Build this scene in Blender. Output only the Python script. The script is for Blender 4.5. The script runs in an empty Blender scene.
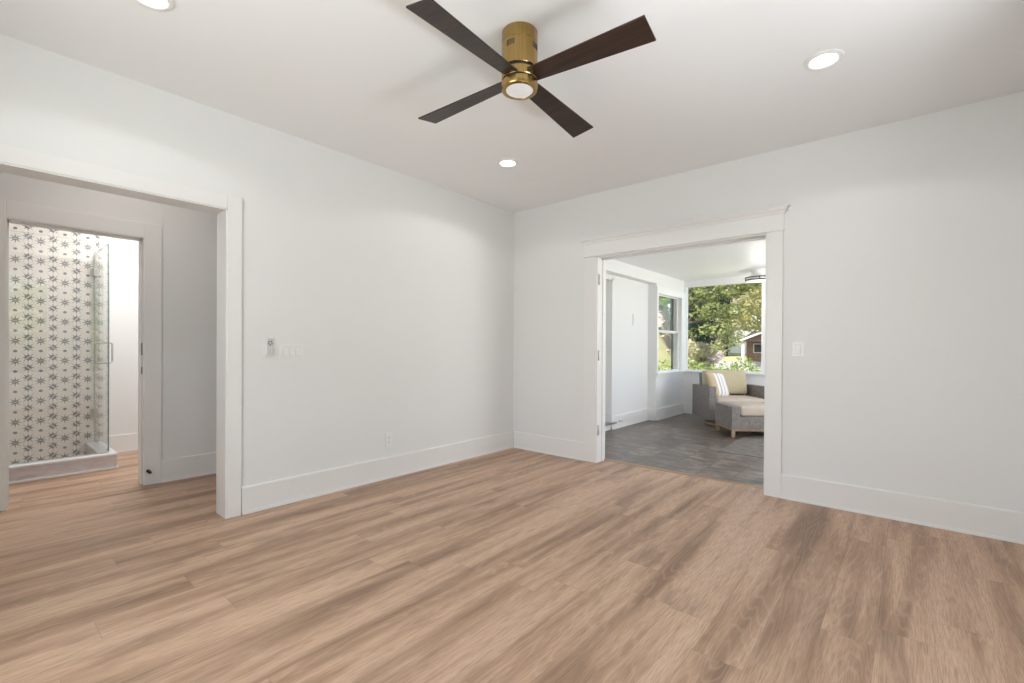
import bpy, bmesh, math, random
from mathutils import Vector, Matrix, noise as mnoise
PI = math.pi
sc = bpy.context.scene
COL = sc.collection

# ------------------------------------------------------------------ camera
W_IMG, H_IMG = 1024, 683
F_PX = 464.41
YAW, PITCH, ROLL = 0.7049, -0.0052, 0.0059
cam_d = bpy.data.cameras.new('camera')
cam = bpy.data.objects.new('camera', cam_d)
COL.objects.link(cam)
cam_d.sensor_fit = 'HORIZONTAL'
cam_d.sensor_width = 36.0
cam_d.lens = F_PX * 36.0 / W_IMG
cam_d.shift_y = (349.35 - H_IMG / 2) / W_IMG
cam_d.clip_start = 0.02
cam_d.clip_end = 300
_fw = Vector((-math.sin(YAW) * math.cos(PITCH), math.cos(YAW) * math.cos(PITCH), math.sin(PITCH)))
_r = Vector((math.cos(YAW), math.sin(YAW), 0))
_u = _r.cross(_fw)
_r2 = _r * math.cos(ROLL) + _u * math.sin(ROLL)
_u2 = -_r * math.sin(ROLL) + _u * math.cos(ROLL)
_m = Matrix((_r2, _u2, -_fw)).transposed().to_4x4()
_m.translation = Vector((3.5069, -4.152, 1.1714))
cam.matrix_world = _m
sc.camera = cam

# ------------------------------------------------------------------ view, world, sun, window fill lamps
sc.view_settings.view_transform = 'Standard'
sc.view_settings.look = 'None'
sc.view_settings.gamma = 1.0
sc.view_settings.use_curve_mapping = False
sc.view_settings.exposure = 0.0
sc.cycles.use_denoising = True
sc.cycles.max_bounces = 14
sc.cycles.diffuse_bounces = 8
sc.cycles.glossy_bounces = 5
sc.cycles.transmission_bounces = 10
sc.cycles.transparent_max_bounces = 24
sc.cycles.sample_clamp_indirect = 6.0

world = bpy.data.worlds.new('sky')
sc.world = world
world.use_nodes = True
_nt = world.node_tree
_nt.nodes.clear()
_o = _nt.nodes.new('ShaderNodeOutputWorld')
_b = _nt.nodes.new('ShaderNodeBackground')
_s = _nt.nodes.new('ShaderNodeTexSky')
_s.sky_type = 'NISHITA'
_s.sun_disc = False
_s.sun_elevation = math.radians(50)
_s.sun_rotation = math.radians(190)
_s.air_density = 1.0
_s.dust_density = 2.0
_nt.links.new(_s.outputs[0], _b.inputs[0])
_nt.links.new(_b.outputs[0], _o.inputs[0])
_b.inputs[1].default_value = 0.34


def lamp(name, kind, loc, energy, color=(1, 1, 1), direction=(0, 0, -1), size=None, size_y=None, spread=None, shape=None, angle=None):
    d = bpy.data.lights.new(name, kind)
    d.energy = energy
    d.color = color
    if kind == 'AREA':
        d.shape = shape or ('RECTANGLE' if size_y else 'SQUARE')
        d.size = size
        if size_y:
            d.size_y = size_y
        if spread:
            d.spread = spread
    elif kind == 'SUN':
        d.angle = angle or 0.009
    else:
        d.shadow_soft_size = size or 0.05
    o = bpy.data.objects.new(name, d)
    COL.objects.link(o)
    o.location = loc
    o.rotation_euler = Vector(direction).to_track_quat('-Z', 'Y').to_euler()
    return o


lamp('sun', 'SUN', (0, 0, 20), 7.0, (1, .95, .86), (0.12, 0.62, -0.80), angle=0.02)
# area lamps added outside the unseen windows, standing in for sky and ground light
DAY = (0.895, 0.935, 1.0)
for wy in (-3.55, -2.15):
    lamp('window_sky_fill', 'AREA', (4.95, wy, 3.25), 6, DAY, (-0.80, 0.0, -0.60), 1.3, 1.2, math.radians(130))
    lamp('window_bounce_fill', 'AREA', (4.75, wy, 0.15), 74, (.895, .93, 1.0), (-0.75, 0.0, 0.66), 1.2, 1.0, math.radians(150))
lamp('rear_fill', 'AREA', (1.9, -5.05, 1.5), 42, DAY, (0, 1, 0.05), 1.7, 1.5)  # area lamp added as broad fill from behind the camera
lamp('sunroom_fill', 'AREA', (5.05, 2.2, 1.2), 160, (1, .965, .965), (-1, 0, .65), 2.6, 1.5)  # area lamp added to brighten the sunroom walls and ceiling

# ------------------------------------------------------------------ material helpers
class NT:
    def __init__(s, name):
        s.m = bpy.data.materials.new(name)
        s.m.use_nodes = True
        s.t = s.m.node_tree
        s.t.nodes.clear()
        s.out = s.t.nodes.new('ShaderNodeOutputMaterial')

    def n(s, typ, **kw):
        nd = s.t.nodes.new('ShaderNode' + typ)
        for k, v in kw.items():
            setattr(nd, k, v)
        return nd

    def set(s, sock, v):
        if v is None:
            return
        if isinstance(v, bpy.types.NodeSocket):
            s.t.links.new(v, sock)
        else:
            if hasattr(sock.default_value, '__len__') and not hasattr(v, '__len__'):
                v = [v] * len(sock.default_value)
            if hasattr(v, '__len__') and len(v) == 3 and len(sock.default_value) == 4:
                v = (*v, 1)
            sock.default_value = v

    def math(s, op, a, b=None, c=None, clamp=False):
        nd = s.n('Math', operation=op, use_clamp=clamp)
        s.set(nd.inputs[0], a)
        s.set(nd.inputs[1], b)
        s.set(nd.inputs[2], c)
        return nd.outputs[0]

    def mix(s, f, a, b, blend='MIX'):
        nd = s.n('Mix', data_type='RGBA', blend_type=blend)
        s.set(nd.inputs[0], f)
        s.set(nd.inputs[6], a)
        s.set(nd.inputs[7], b)
        return nd.outputs[2]

    def pos(s, kind='Object'):
        return s.n('TexCoord').outputs[kind]

    def world(s):
        return s.n('NewGeometry').outputs['Position']

    def sep(s, v):
        nd = s.n('SeparateXYZ')
        s.set(nd.inputs[0], v)
        return nd.outputs

    def comb(s, x, y, z):
        nd = s.n('CombineXYZ')
        s.set(nd.inputs[0], x); s.set(nd.inputs[1], y); s.set(nd.inputs[2], z)
        return nd.outputs[0]

    def mapping(s, v, scale=(1, 1, 1), rot=(0, 0, 0)):
        nd = s.n('Mapping')
        s.set(nd.inputs[0], v)
        nd.inputs['Scale'].default_value = scale
        nd.inputs['Rotation'].default_value = rot
        return nd.outputs[0]

    def noise(s, v, scale=5, detail=2, rough=.5, dist=0):
        nd = s.n('TexNoise')
        s.set(nd.inputs['Vector'], v)
        nd.inputs['Scale'].default_value = scale
        nd.inputs['Detail'].default_value = detail
        nd.inputs['Roughness'].default_value = rough
        nd.inputs['Distortion'].default_value = dist
        return nd.outputs[0]

    def white(s, v):
        nd = s.n('TexWhiteNoise', noise_dimensions='3D')
        s.set(nd.inputs['Vector'], v)
        return nd.outputs[0]

    def ramp(s, f, stops, interp='LINEAR'):
        nd = s.n('ValToRGB')
        s.set(nd.inputs[0], f)
        cr = nd.color_ramp
        cr.interpolation = interp
        while len(cr.elements) < len(stops):
            cr.elements.new(1)
        for e, (p, c) in zip(cr.elements, stops):
            e.position = p
            e.color = (*c, 1) if len(c) == 3 else c
        return nd.outputs[0]

    def bump(s, h, strength=.2, dist=.01):
        nd = s.n('Bump')
        nd.inputs['Strength'].default_value = strength
        nd.inputs['Distance'].default_value = dist
        s.set(nd.inputs['Height'], h)
        return nd.outputs[0]

    def bsdf(s, color, rough=.5, metal=0, spec=.5, normal=None, emit=None, emit_s=0, coat=0):
        nd = s.n('BsdfPrincipled')
        s.set(nd.inputs['Base Color'], color)
        s.set(nd.inputs['Roughness'], rough)
        s.set(nd.inputs['Metallic'], metal)
        s.set(nd.inputs['Specular IOR Level'], spec)
        if coat:
            nd.inputs['Coat Weight'].default_value = coat
        if normal is not None:
            s.set(nd.inputs['Normal'], normal)
        if emit is not None:
            s.set(nd.inputs['Emission Color'], emit)
            nd.inputs['Emission Strength'].default_value = emit_s
        return nd.outputs[0]

    def done(s, shader):
        s.t.links.new(shader, s.out.inputs[0])
        return s.m


def paint(name, col, rough=.55, spec=.3, bump=.03, scale=350):
    k = NT(name)
    p = k.world()
    h = k.noise(p, scale, 2)
    v = k.noise(p, 1.3, 2)
    c = k.mix(k.math('MULTIPLY', v, .06), col, tuple(x * .93 for x in col))
    return k.done(k.bsdf(c, rough, 0, spec, k.bump(h, bump, .002)))


def plain(name, col, rough=.5, metal=0, spec=.5, var=.08, scale=40, emit=None, emit_s=0, bump=0):
    k = NT(name)
    p = k.pos()
    v = k.noise(p, scale, 3)
    c = k.mix(v, tuple(x * (1 - var) for x in col), tuple(min(1, x * (1 + var)) for x in col))
    nrm = k.bump(v, bump, .003) if bump else None
    return k.done(k.bsdf(c, rough, metal, spec, nrm, emit, emit_s))


M = {}
M['wall'] = paint('wall_paint', (.79, .797, .797))
M['ceiling'] = paint('ceiling_paint', (.855, .86, .862), .7, .2)
M['trim'] = paint('trim_paint', (.815, .815, .81), .35, .45, .01)
M['plastic'] = plain('white_plastic', (.82, .82, .81), .3, 0, .5, .02)
M['dark'] = plain('dark_slot', (.03, .03, .03), .5)
M['bronze'] = plain('dark_bronze', (.035, .03, .028), .4, .6)
M['nickel'] = plain('satin_nickel', (.55, .54, .52), .32, 1)
M['chrome'] = plain('polished_chrome', (.62, .61, .59), .15, 1)
M['lens'] = plain('lamp_lens', (1, 1, 1), .4, 0, .5, 0, 10, (1, .96, .9), 9)
M['fan_lens'] = plain('fan_lens', (.9, .9, .9), .35, 0, .5, 0.01, 10)


def floor_mat():
    k = NT('oak_vinyl_plank')
    x, y, z = k.sep(k.world())
    PW, PL = .18, 1.22
    xs = k.math('DIVIDE', x, PW)
    row = k.math('FLOOR', xs)
    fx = k.math('FRACT', xs)
    off = k.white(k.comb(row, 3.7, 1.1))
    ys = k.math('ADD', k.math('DIVIDE', y, PL), k.math('MULTIPLY', off, 7.0))
    colm = k.math('FLOOR', ys)
    fy = k.math('FRACT', ys)
    rnd = k.white(k.comb(row, colm, 5.0))
    rnd2 = k.white(k.comb(colm, row, 9.0))
    # grain coordinates: stretched along the plank, shifted per plank
    gx = k.math('ADD', x, k.math('MULTIPLY', rnd, 13.0))
    gy = k.math('ADD', y, k.math('MULTIPLY', rnd2, 29.0))
    v1 = k.comb(k.math('MULTIPLY', gx, 12.0), k.math('MULTIPLY', gy, .75), row)
    streak = k.noise(v1, 1.0, 3, .5, .5)
    # broad tone bands that run on from plank to plank
    band = k.noise(k.comb(k.math('MULTIPLY', x, 5.2), k.math('MULTIPLY', y, .42), 4.0), 1.0, 2, .5, .3)
    v2 = k.comb(k.math('MULTIPLY', gx, 190.0), k.math('MULTIPLY', gy, 9.0), colm)
    fine = k.noise(v2, 1.0, 4, .65, .3)
    ring_in = k.noise(k.comb(k.math('MULTIPLY', gx, 6.0), k.math('MULTIPLY', gy, .55), 2.0), 1.0, 2, .5, .1)
    ring = k.math('SINE', k.math('MULTIPLY', ring_in, 150.0))
    ring = k.math('POWER', k.math('MULTIPLY', k.math('ADD', ring, 1.0), .5), 6.0)
    knot = k.noise(k.comb(k.math('MULTIPLY', gx, 8.0), k.math('MULTIPLY', gy, 1.7), 8.0), 1.0, 3, .55, .3)
    tone_in = k.math('MULTIPLY_ADD', band, .62, k.math('MULTIPLY', streak, .38))
    base = k.ramp(tone_in, [(.38, (.268, .161, .102)), (.465, (.44, .282, .185)), (.53, (.580, .387, .266)), (.62, (.65, .452, .322))])
    kn = k.math('MULTIPLY', k.math('SUBTRACT', knot, .55, clamp=True), 5.0, clamp=True)
    base = k.mix(k.math('MULTIPLY', kn, .62), base, (.185, .118, .083))
    base = k.mix(k.math('MULTIPLY', k.math('SUBTRACT', fine, .42, clamp=True), 2.2, clamp=True), base, (.235, .148, .10), 'MIX')
    base = k.mix(k.math('MULTIPLY', ring, .20), base, (.66, .49, .38))
    tone = k.math('MULTIPLY_ADD', rnd, .08, .96)
    base = k.mix(1.0, base, k.comb(tone, tone, tone), 'MULTIPLY')
    ex = k.math('MINIMUM', fx, k.math('SUBTRACT', 1.0, fx))
    ey = k.math('MINIMUM', fy, k.math('SUBTRACT', 1.0, fy))
    gap = k.math('MAXIMUM', k.math('LESS_THAN', ex, .0055), k.math('LESS_THAN', ey, .0011))
    base = k.mix(k.math('MULTIPLY', gap, .28), base, (.09, .06, .042))
    h = k.math('SUBTRACT', k.math('MULTIPLY', fine, .4), gap)
    rough = k.math('MULTIPLY_ADD', fine, .14, .36)
    return k.done(k.bsdf(base, rough, 0, .38, k.bump(h, .12, .0015)))


M['floor'] = floor_mat()


def slate_mat():
    k = NT('slate_look_tile')
    x, y, z = k.sep(k.world())
    TW, TL = .298, .60
    xs = k.math('DIVIDE', k.math('SUBTRACT', x, 1.72), TW)
    row = k.math('FLOOR', xs); fx = k.math('FRACT', xs)
    par = k.math('MULTIPLY', k.math('MODULO', k.math('ADD', row, 20.0), 3.0), .3333)
    ys = k.math('ADD', k.math('DIVIDE', k.math('SUBTRACT', y, .60), TL), par)
    cm = k.math('FLOOR', ys); fy = k.math('FRACT', ys)
    rnd = k.white(k.comb(row, cm, 2.0))
    w = k.comb(k.math('ADD', x, k.math('MULTIPLY', rnd, 7.0)), k.math('MULTIPLY_ADD', rnd, 11.0, y), 0.0)
    a = k.noise(k.mapping(w, (5, 9, 1)), 1, 5, .62, .5)
    b = k.noise(k.mapping(w, (30, 8, 1)), 1, 4, .6)
    c = k.ramp(a, [(.36, (.062, .041, .029)), (.5, (.125, .092, .071)), (.64, (.235, .192, .162))])
    c = k.mix(k.math('MULTIPLY', b, .25), c, (.28, .245, .215))
    t = k.math('MULTIPLY_ADD', rnd, .6, .70)
    c = k.mix(1.0, c, k.comb(t, t, t), 'MULTIPLY')
    ex = k.math('MULTIPLY', k.math('MINIMUM', fx, k.math('SUBTRACT', 1.0, fx)), TW)
    ey = k.math('MULTIPLY', k.math('MINIMUM', fy, k.math('SUBTRACT', 1.0, fy)), TL)
    g = k.math('LESS_THAN', k.math('MINIMUM', ex, ey), .0028)
    c = k.mix(g, c, (.05, .045, .04))
    h = k.math('SUBTRACT', k.math('MULTIPLY', a, .6), g)
    return k.done(k.bsdf(c, k.math('MULTIPLY_ADD', a, .2, .22), 0, .5, k.bump(h, .25, .002)))


M['slate'] = slate_mat()


def star_tile_mat():
    """cream shower tile: columns of eight rayed stars and dots, every second column all stars"""
    k = NT('star_pattern_tile')
    x, y, z = k.sep(k.world())
    A, P = .0866, .0985
    ys = k.math('DIVIDE', k.math('ADD', y, 3.846), A)
    ci = k.math('ROUND', ys)
    dx = k.math('MULTIPLY', k.math('SUBTRACT', ys, ci), A)
    odd = k.math('ABSOLUTE', k.math('MODULO', ci, 2.0))           # 1 = all-star column
    zz = k.math('DIVIDE', k.math('SUBTRACT', k.math('SUBTRACT', z, .02), k.math('MULTIPLY', odd, P * .35)), P)
    ri = k.math('ROUND', zz)
    dz = k.math('MULTIPLY', k.math('SUBTRACT', zz, ri), P)
    rodd = k.math('ABSOLUTE', k.math('MODULO', ri, 2.0))
    r = k.math('SQRT', k.math('ADD', k.math('MULTIPLY', dx, dx), k.math('MULTIPLY', dz, dz)))
    th = k.math('ARCTAN2', dz, dx)
    # angle to the nearest of eight rays
    q = k.math('DIVIDE', th, PI / 4)
    q = k.math('MULTIPLY', k.math('SUBTRACT', q, k.math('ROUND', q)), PI / 4)
    perp = k.math('MULTIPLY', r, k.math('ABSOLUTE', k.math('SINE', q)))
    R = .050
    width = k.math('MULTIPLY', k.math('SUBTRACT', 1.0, k.math('DIVIDE', r, R)), .0085)
    rays = k.math('LESS_THAN', perp, width)
    core = k.math('LESS_THAN', r, .019)
    # gap stripe across the star hearts (diagonal, alternating)
    sgn = k.math('SUBTRACT', k.math('MULTIPLY', rodd, 2.0), 1.0)
    diag = k.math('ABSOLUTE', k.math('ADD', dx, k.math('MULTIPLY', dz, sgn)))
    stripe = k.math('MULTIPLY', k.math('LESS_THAN', diag, .0045), k.math('LESS_THAN', r, .03))
    starB = k.math('MULTIPLY', k.math('MAXIMUM', rays, k.math('LESS_THAN', r, .025)), k.math('SUBTRACT', 1.0, stripe))
    hz = k.math('MULTIPLY', k.math('LESS_THAN', k.math('ABSOLUTE', dz), .0022), k.math('LESS_THAN', r, .013))
    starA = k.math('MULTIPLY', k.math('MAXIMUM', rays, core), k.math('SUBTRACT', 1.0, hz))
    dot = k.math('LESS_THAN', k.math('SQRT', k.math('ADD', k.math('MULTIPLY', dx, dx), k.math('MULTIPLY', k.math('MULTIPLY', dz, dz), 1.4))), .0145)
    evenmask = k.math('ADD', k.math('MULTIPLY', k.math('SUBTRACT', 1.0, rodd), starA), k.math('MULTIPLY', rodd, dot))
    mask = k.math('ADD', k.math('MULTIPLY', odd, starB), k.math('MULTIPLY', k.math('SUBTRACT', 1.0, odd), evenmask), clamp=True)
    # thin tan waves linking the columns
    wave = k.math('MULTIPLY', k.math('SINE', k.math('MULTIPLY', z, 2 * PI / (2 * P))), .016)
    ln = k.math('LESS_THAN', k.math('ABSOLUTE', k.math('SUBTRACT', k.math('SUBTRACT', .036, k.math('ABSOLUTE', dx)), wave)), .0016)
    ln = k.math('MULTIPLY', ln, odd)
    cloud = k.noise(k.world(), 26, 3)
    base = k.mix(cloud, (.70, .655, .60), (.80, .765, .715))
    base = k.mix(k.math('MULTIPLY', ln, .55), base, (.42, .30, .20))
    ink = k.mix(k.noise(k.world(), 55, 2), (.06, .072, .10), (.17, .175, .19))
    c = k.mix(k.math('MULTIPLY', mask, .87), base, ink)
    return k.done(k.bsdf(c, .3, 0, .5))


M['star_tile'] = star_tile_mat()


def wood(name, c0, c1, scale=(3, 40, 40), rough=.45, spec=.4):
    k = NT(name)
    a = k.noise(k.mapping(k.pos(), scale), 1, 4, .6, .8)
    c = k.ramp(a, [(.3, c0), (.7, c1)])
    return k.done(k.bsdf(c, rough, 0, spec, k.bump(a, .08, .002)))


M['blade'] = wood('dark_walnut_blade', (.007, .0045, .0035), (.045, .022, .014), (2.5, 55, 20), .42, .5)
M['teak'] = wood('weathered_teak', (.30, .20, .13), (.47, .34, .235), (30, 30, 4), .55)
M['threshold'] = wood('oak_threshold', (.28, .185, .12), (.44, .31, .21), (2, 40, 40), .45)


def brass_mat():
    k = NT('brushed_brass')
    a = k.noise(k.mapping(k.pos(), (160, 160, 1.5)), 1, 3, .6)
    c = k.ramp(a, [(.3, (.36, .235, .080)), (.7, (.47, .32, .125))])
    return k.done(k.bsdf(c, k.math('MULTIPLY_ADD', a, .08, .17), 1, .5))


M['brass'] = brass_mat()


def glass_mat(name, tint, refl=.055, grazing=.85):
    k = NT(name)
    tr = k.n('BsdfTransparent'); tr.inputs[0].default_value = (*tint, 1)
    gl = k.n('BsdfGlossy'); gl.inputs['Roughness'].default_value = .0; gl.inputs[0].default_value = (1, 1, 1, 1)
    lw = k.n('LayerWeight')
    f = k.math('MULTIPLY_ADD', k.math('POWER', lw.outputs['Facing'], 5.0), grazing, refl, clamp=True)
    mx = k.n('MixShader')
    k.set(mx.inputs[0], f)
    k.t.links.new(tr.outputs[0], mx.inputs[1]); k.t.links.new(gl.outputs[0], mx.inputs[2])
    return k.done(mx.outputs[0])


M['glass'] = glass_mat('window_glass', (.98, .99, .983), .02, .35)
M['shower_glass'] = glass_mat('shower_glass', (.985, .992, .988), .075)
M['glass_edge'] = plain('green_glass_edge', (.16, .27, .245), .12, 0, .6, .05)


def wicker_mat():
    k = NT('grey_wicker')
    p = k.pos()
    x, y, z = k.sep(p)
    a = k.math('SINE', k.math('MULTIPLY', k.math('ADD', x, y), 200.0))
    b = k.math('SINE', k.math('MULTIPLY', z, 260.0))
    w = k.math('MULTIPLY', a, b)
    nz = k.noise(p, 30, 3, .6)
    f = k.math('ADD', k.math('MULTIPLY_ADD', w, .22, .2), k.math('MULTIPLY', nz, .6))
    c = k.ramp(f, [(.15, (.095, .083, .075)), (.5, (.225, .203, .19)), (.85, (.40, .37, .35))])
    return k.done(k.bsdf(c, .6, 0, .35, k.bump(w, .5, .004)))


M['wicker'] = wicker_mat()


def fabric(name, col, var=.12, stripes=None):
    k = NT(name)
    p = k.pos()
    nz = k.noise(p, 220, 2, .6)
    sl = k.noise(p, 9, 2)
    c = k.mix(k.math('MULTIPLY_ADD', nz, .6, k.math('MULTIPLY', sl, .4)), tuple(v * (1 - var) for v in col), tuple(min(1, v * (1 + var)) for v in col))
    if stripes:
        x, y, z = k.sep(p)
        f = k.math('MULTIPLY_ADD', x, 1.0 / .41, .5)
        st = k.ramp(f, [(0, (.52, .40, .235)), (.27, (.52, .40, .235)), (.275, (.80, .785, .76)), (.40, (.80, .785, .76)), (.405, (.42, .41, .43)),
                        (.47, (.42, .41, .43)), (.475, (.82, .81, .79)), (.60, (.82, .81, .79)), (.605, (.47, .46, .48)), (.64, (.47, .46, .48)),
                        (.645, (.82, .81, .79)), (.80, (.82, .81, .79)), (.805, (.5, .49, .5)), (.86, (.5, .49, .5)), (.865, (.80, .79, .77))], 'CONSTANT')
        c = k.mix(.88, c, st)
    return k.done(k.bsdf(c, .9, 0, .15, k.bump(nz, .25, .002)))


M['cream'] = fabric('sand_cushion_fabric', (.49, .43, .30))
M['pale'] = fabric('pale_seat_fabric', (.54, .465, .395))
M['striped'] = fabric('striped_pillow_fabric', (.8, .79, .77), .08, True)


def rug_mat():
    k = NT('flatweave_rug')
    x, y, z = k.sep(k.world())
    w = k.noise(k.comb(k.math('MULTIPLY', x, 9.0), k.math('MULTIPLY', y, 45.0), 0.0), 1, 4, .6)
    w2 = k.math('SINE', k.math('MULTIPLY', y, 95.0))
    f = k.math('MULTIPLY_ADD', w2, .07, w)
    c = k.ramp(f, [(.3, (.13, .112, .10)), (.5, (.205, .185, .168)), (.72, (.33, .305, .285))])
    return k.done(k.bsdf(c, .9, 0, .15, k.bump(f, .4, .003)))


M['rug'] = rug_mat()


def marble_mat():
    k = NT('pale_stone')
    a = k.noise(k.mapping(k.world(), (3, 3, 9)), 3, 6, .65, 1.0)
    c = k.ramp(a, [(.3, (.54, .49, .50)), (.55, (.63, .58, .585)), (.75, (.70, .66, .66))])
    return k.done(k.bsdf(c, .3, 0, .5))


M['stone'] = marble_mat()
M['white_stone'] = plain('white_stone_cap', (.80, .82, .87), .25, 0, .5, .04, 12)


def beadboard_mat():
    k = NT('white_beadboard')
    x, y, z = k.sep(k.world())
    fx = k.math('FRACT', k.math('DIVIDE', x, .085))
    g = k.math('LESS_THAN', fx, .10)
    c = k.mix(k.math('MULTIPLY', g, .10), (.86, .865, .89), (.5, .5, .5))
    return k.done(k.bsdf(c, .42, 0, .4, k.bump(k.math('SUBTRACT', 1.0, g), .3, .003)))


M['bead'] = beadboard_mat()


def leaf_mat(name, c0, c1):
    k = NT(name)
    nz = k.noise(k.world(), 2.3, 3)
    wn = k.white(k.mapping(k.world(), (7, 7, 7)))
    c = k.mix(k.math('ADD', k.math('MULTIPLY', nz, .8), k.math('MULTIPLY', wn, .25), clamp=True), c0, c1)
    d = k.n('BsdfDiffuse'); k.set(d.inputs[0], c)
    t = k.n('BsdfTranslucent'); k.set(t.inputs[0], c)
    mx = k.n('MixShader'); mx.inputs[0].default_value = .38
    k.t.links.new(d.outputs[0], mx.inputs[1]); k.t.links.new(t.outputs[0], mx.inputs[2])
    return k.done(mx.outputs[0])


M['leaf_dappled'] = leaf_mat('dappled_green_leaf', (.055, .11, .03), (.47, .49, .20))  # pale end of the colour paints sunlit highlights onto the leaves
M['leaf_dark'] = leaf_mat('dark_green_leaf', (.02, .055, .04), (.085, .14, .075))
M['leaf_gold'] = leaf_mat('yellow_green_leaf', (.26, .27, .08), (.60, .55, .27))
M['leaf_hedge'] = leaf_mat('hedge_leaf', (.17, .27, .06), (.40, .48, .15))
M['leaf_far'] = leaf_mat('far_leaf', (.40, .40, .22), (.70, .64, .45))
M['bark'] = plain('bark', (.09, .07, .055), .9, 0, .2, .3, 8, bump=.6)


def ground_mat():
    k = NT('lawn_ground')
    x, y, z = k.sep(k.world())
    a = k.noise(k.world(), 1.1, 4)
    b = k.noise(k.world(), 14, 3)
    g = k.mix(a, (.29, .285, .15), (.43, .40, .23))
    g = k.mix(k.math('MULTIPLY', b, .4), g, (.50, .50, .25))
    return k.done(k.bsdf(g, .95, 0, .1, k.bump(b, .5, .03)))


M['lawn'] = ground_mat()
M['rock'] = plain('pale_rock', (.42, .33, .275), .9, 0, .2, .4, 5, bump=.8)
M['gravel'] = plain('pale_gravel', (.50, .42, .36), .95, 0, .1, .35, 9, bump=.8)
M['concrete'] = plain('pale_concrete', (.44, .41, .385), .85, 0, .2, .08, 3)


def brick_mat():
    k = NT('brown_brick')
    x, y, z = k.sep(k.world())
    bt = k.n('TexBrick')
    k.set(bt.inputs['Vector'], k.comb(x, z, 0.0))
    bt.inputs['Color1'].default_value = (.20, .10, .075, 1)
    bt.inputs['Color2'].default_value = (.28, .16, .12, 1)
    bt.inputs['Mortar'].default_value = (.34, .29, .25, 1)
    bt.inputs['Scale'].default_value = 4.0
    return k.done(k.bsdf(bt.outputs[0], .85, 0, .2))


M['brick'] = brick_mat()
M['shingle'] = plain('brown_shingle', (.08, .06, .052), .9, 0, .2, .3, 6)
M['siding'] = plain('white_siding', (.75, .74, .72), .6, 0, .3, .04, 3)
M['pane_dark'] = plain('dark_pane', (.035, .04, .05), .1, 0, .6)

# ------------------------------------------------------------------ mesh helpers
ROOTM = {}


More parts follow.
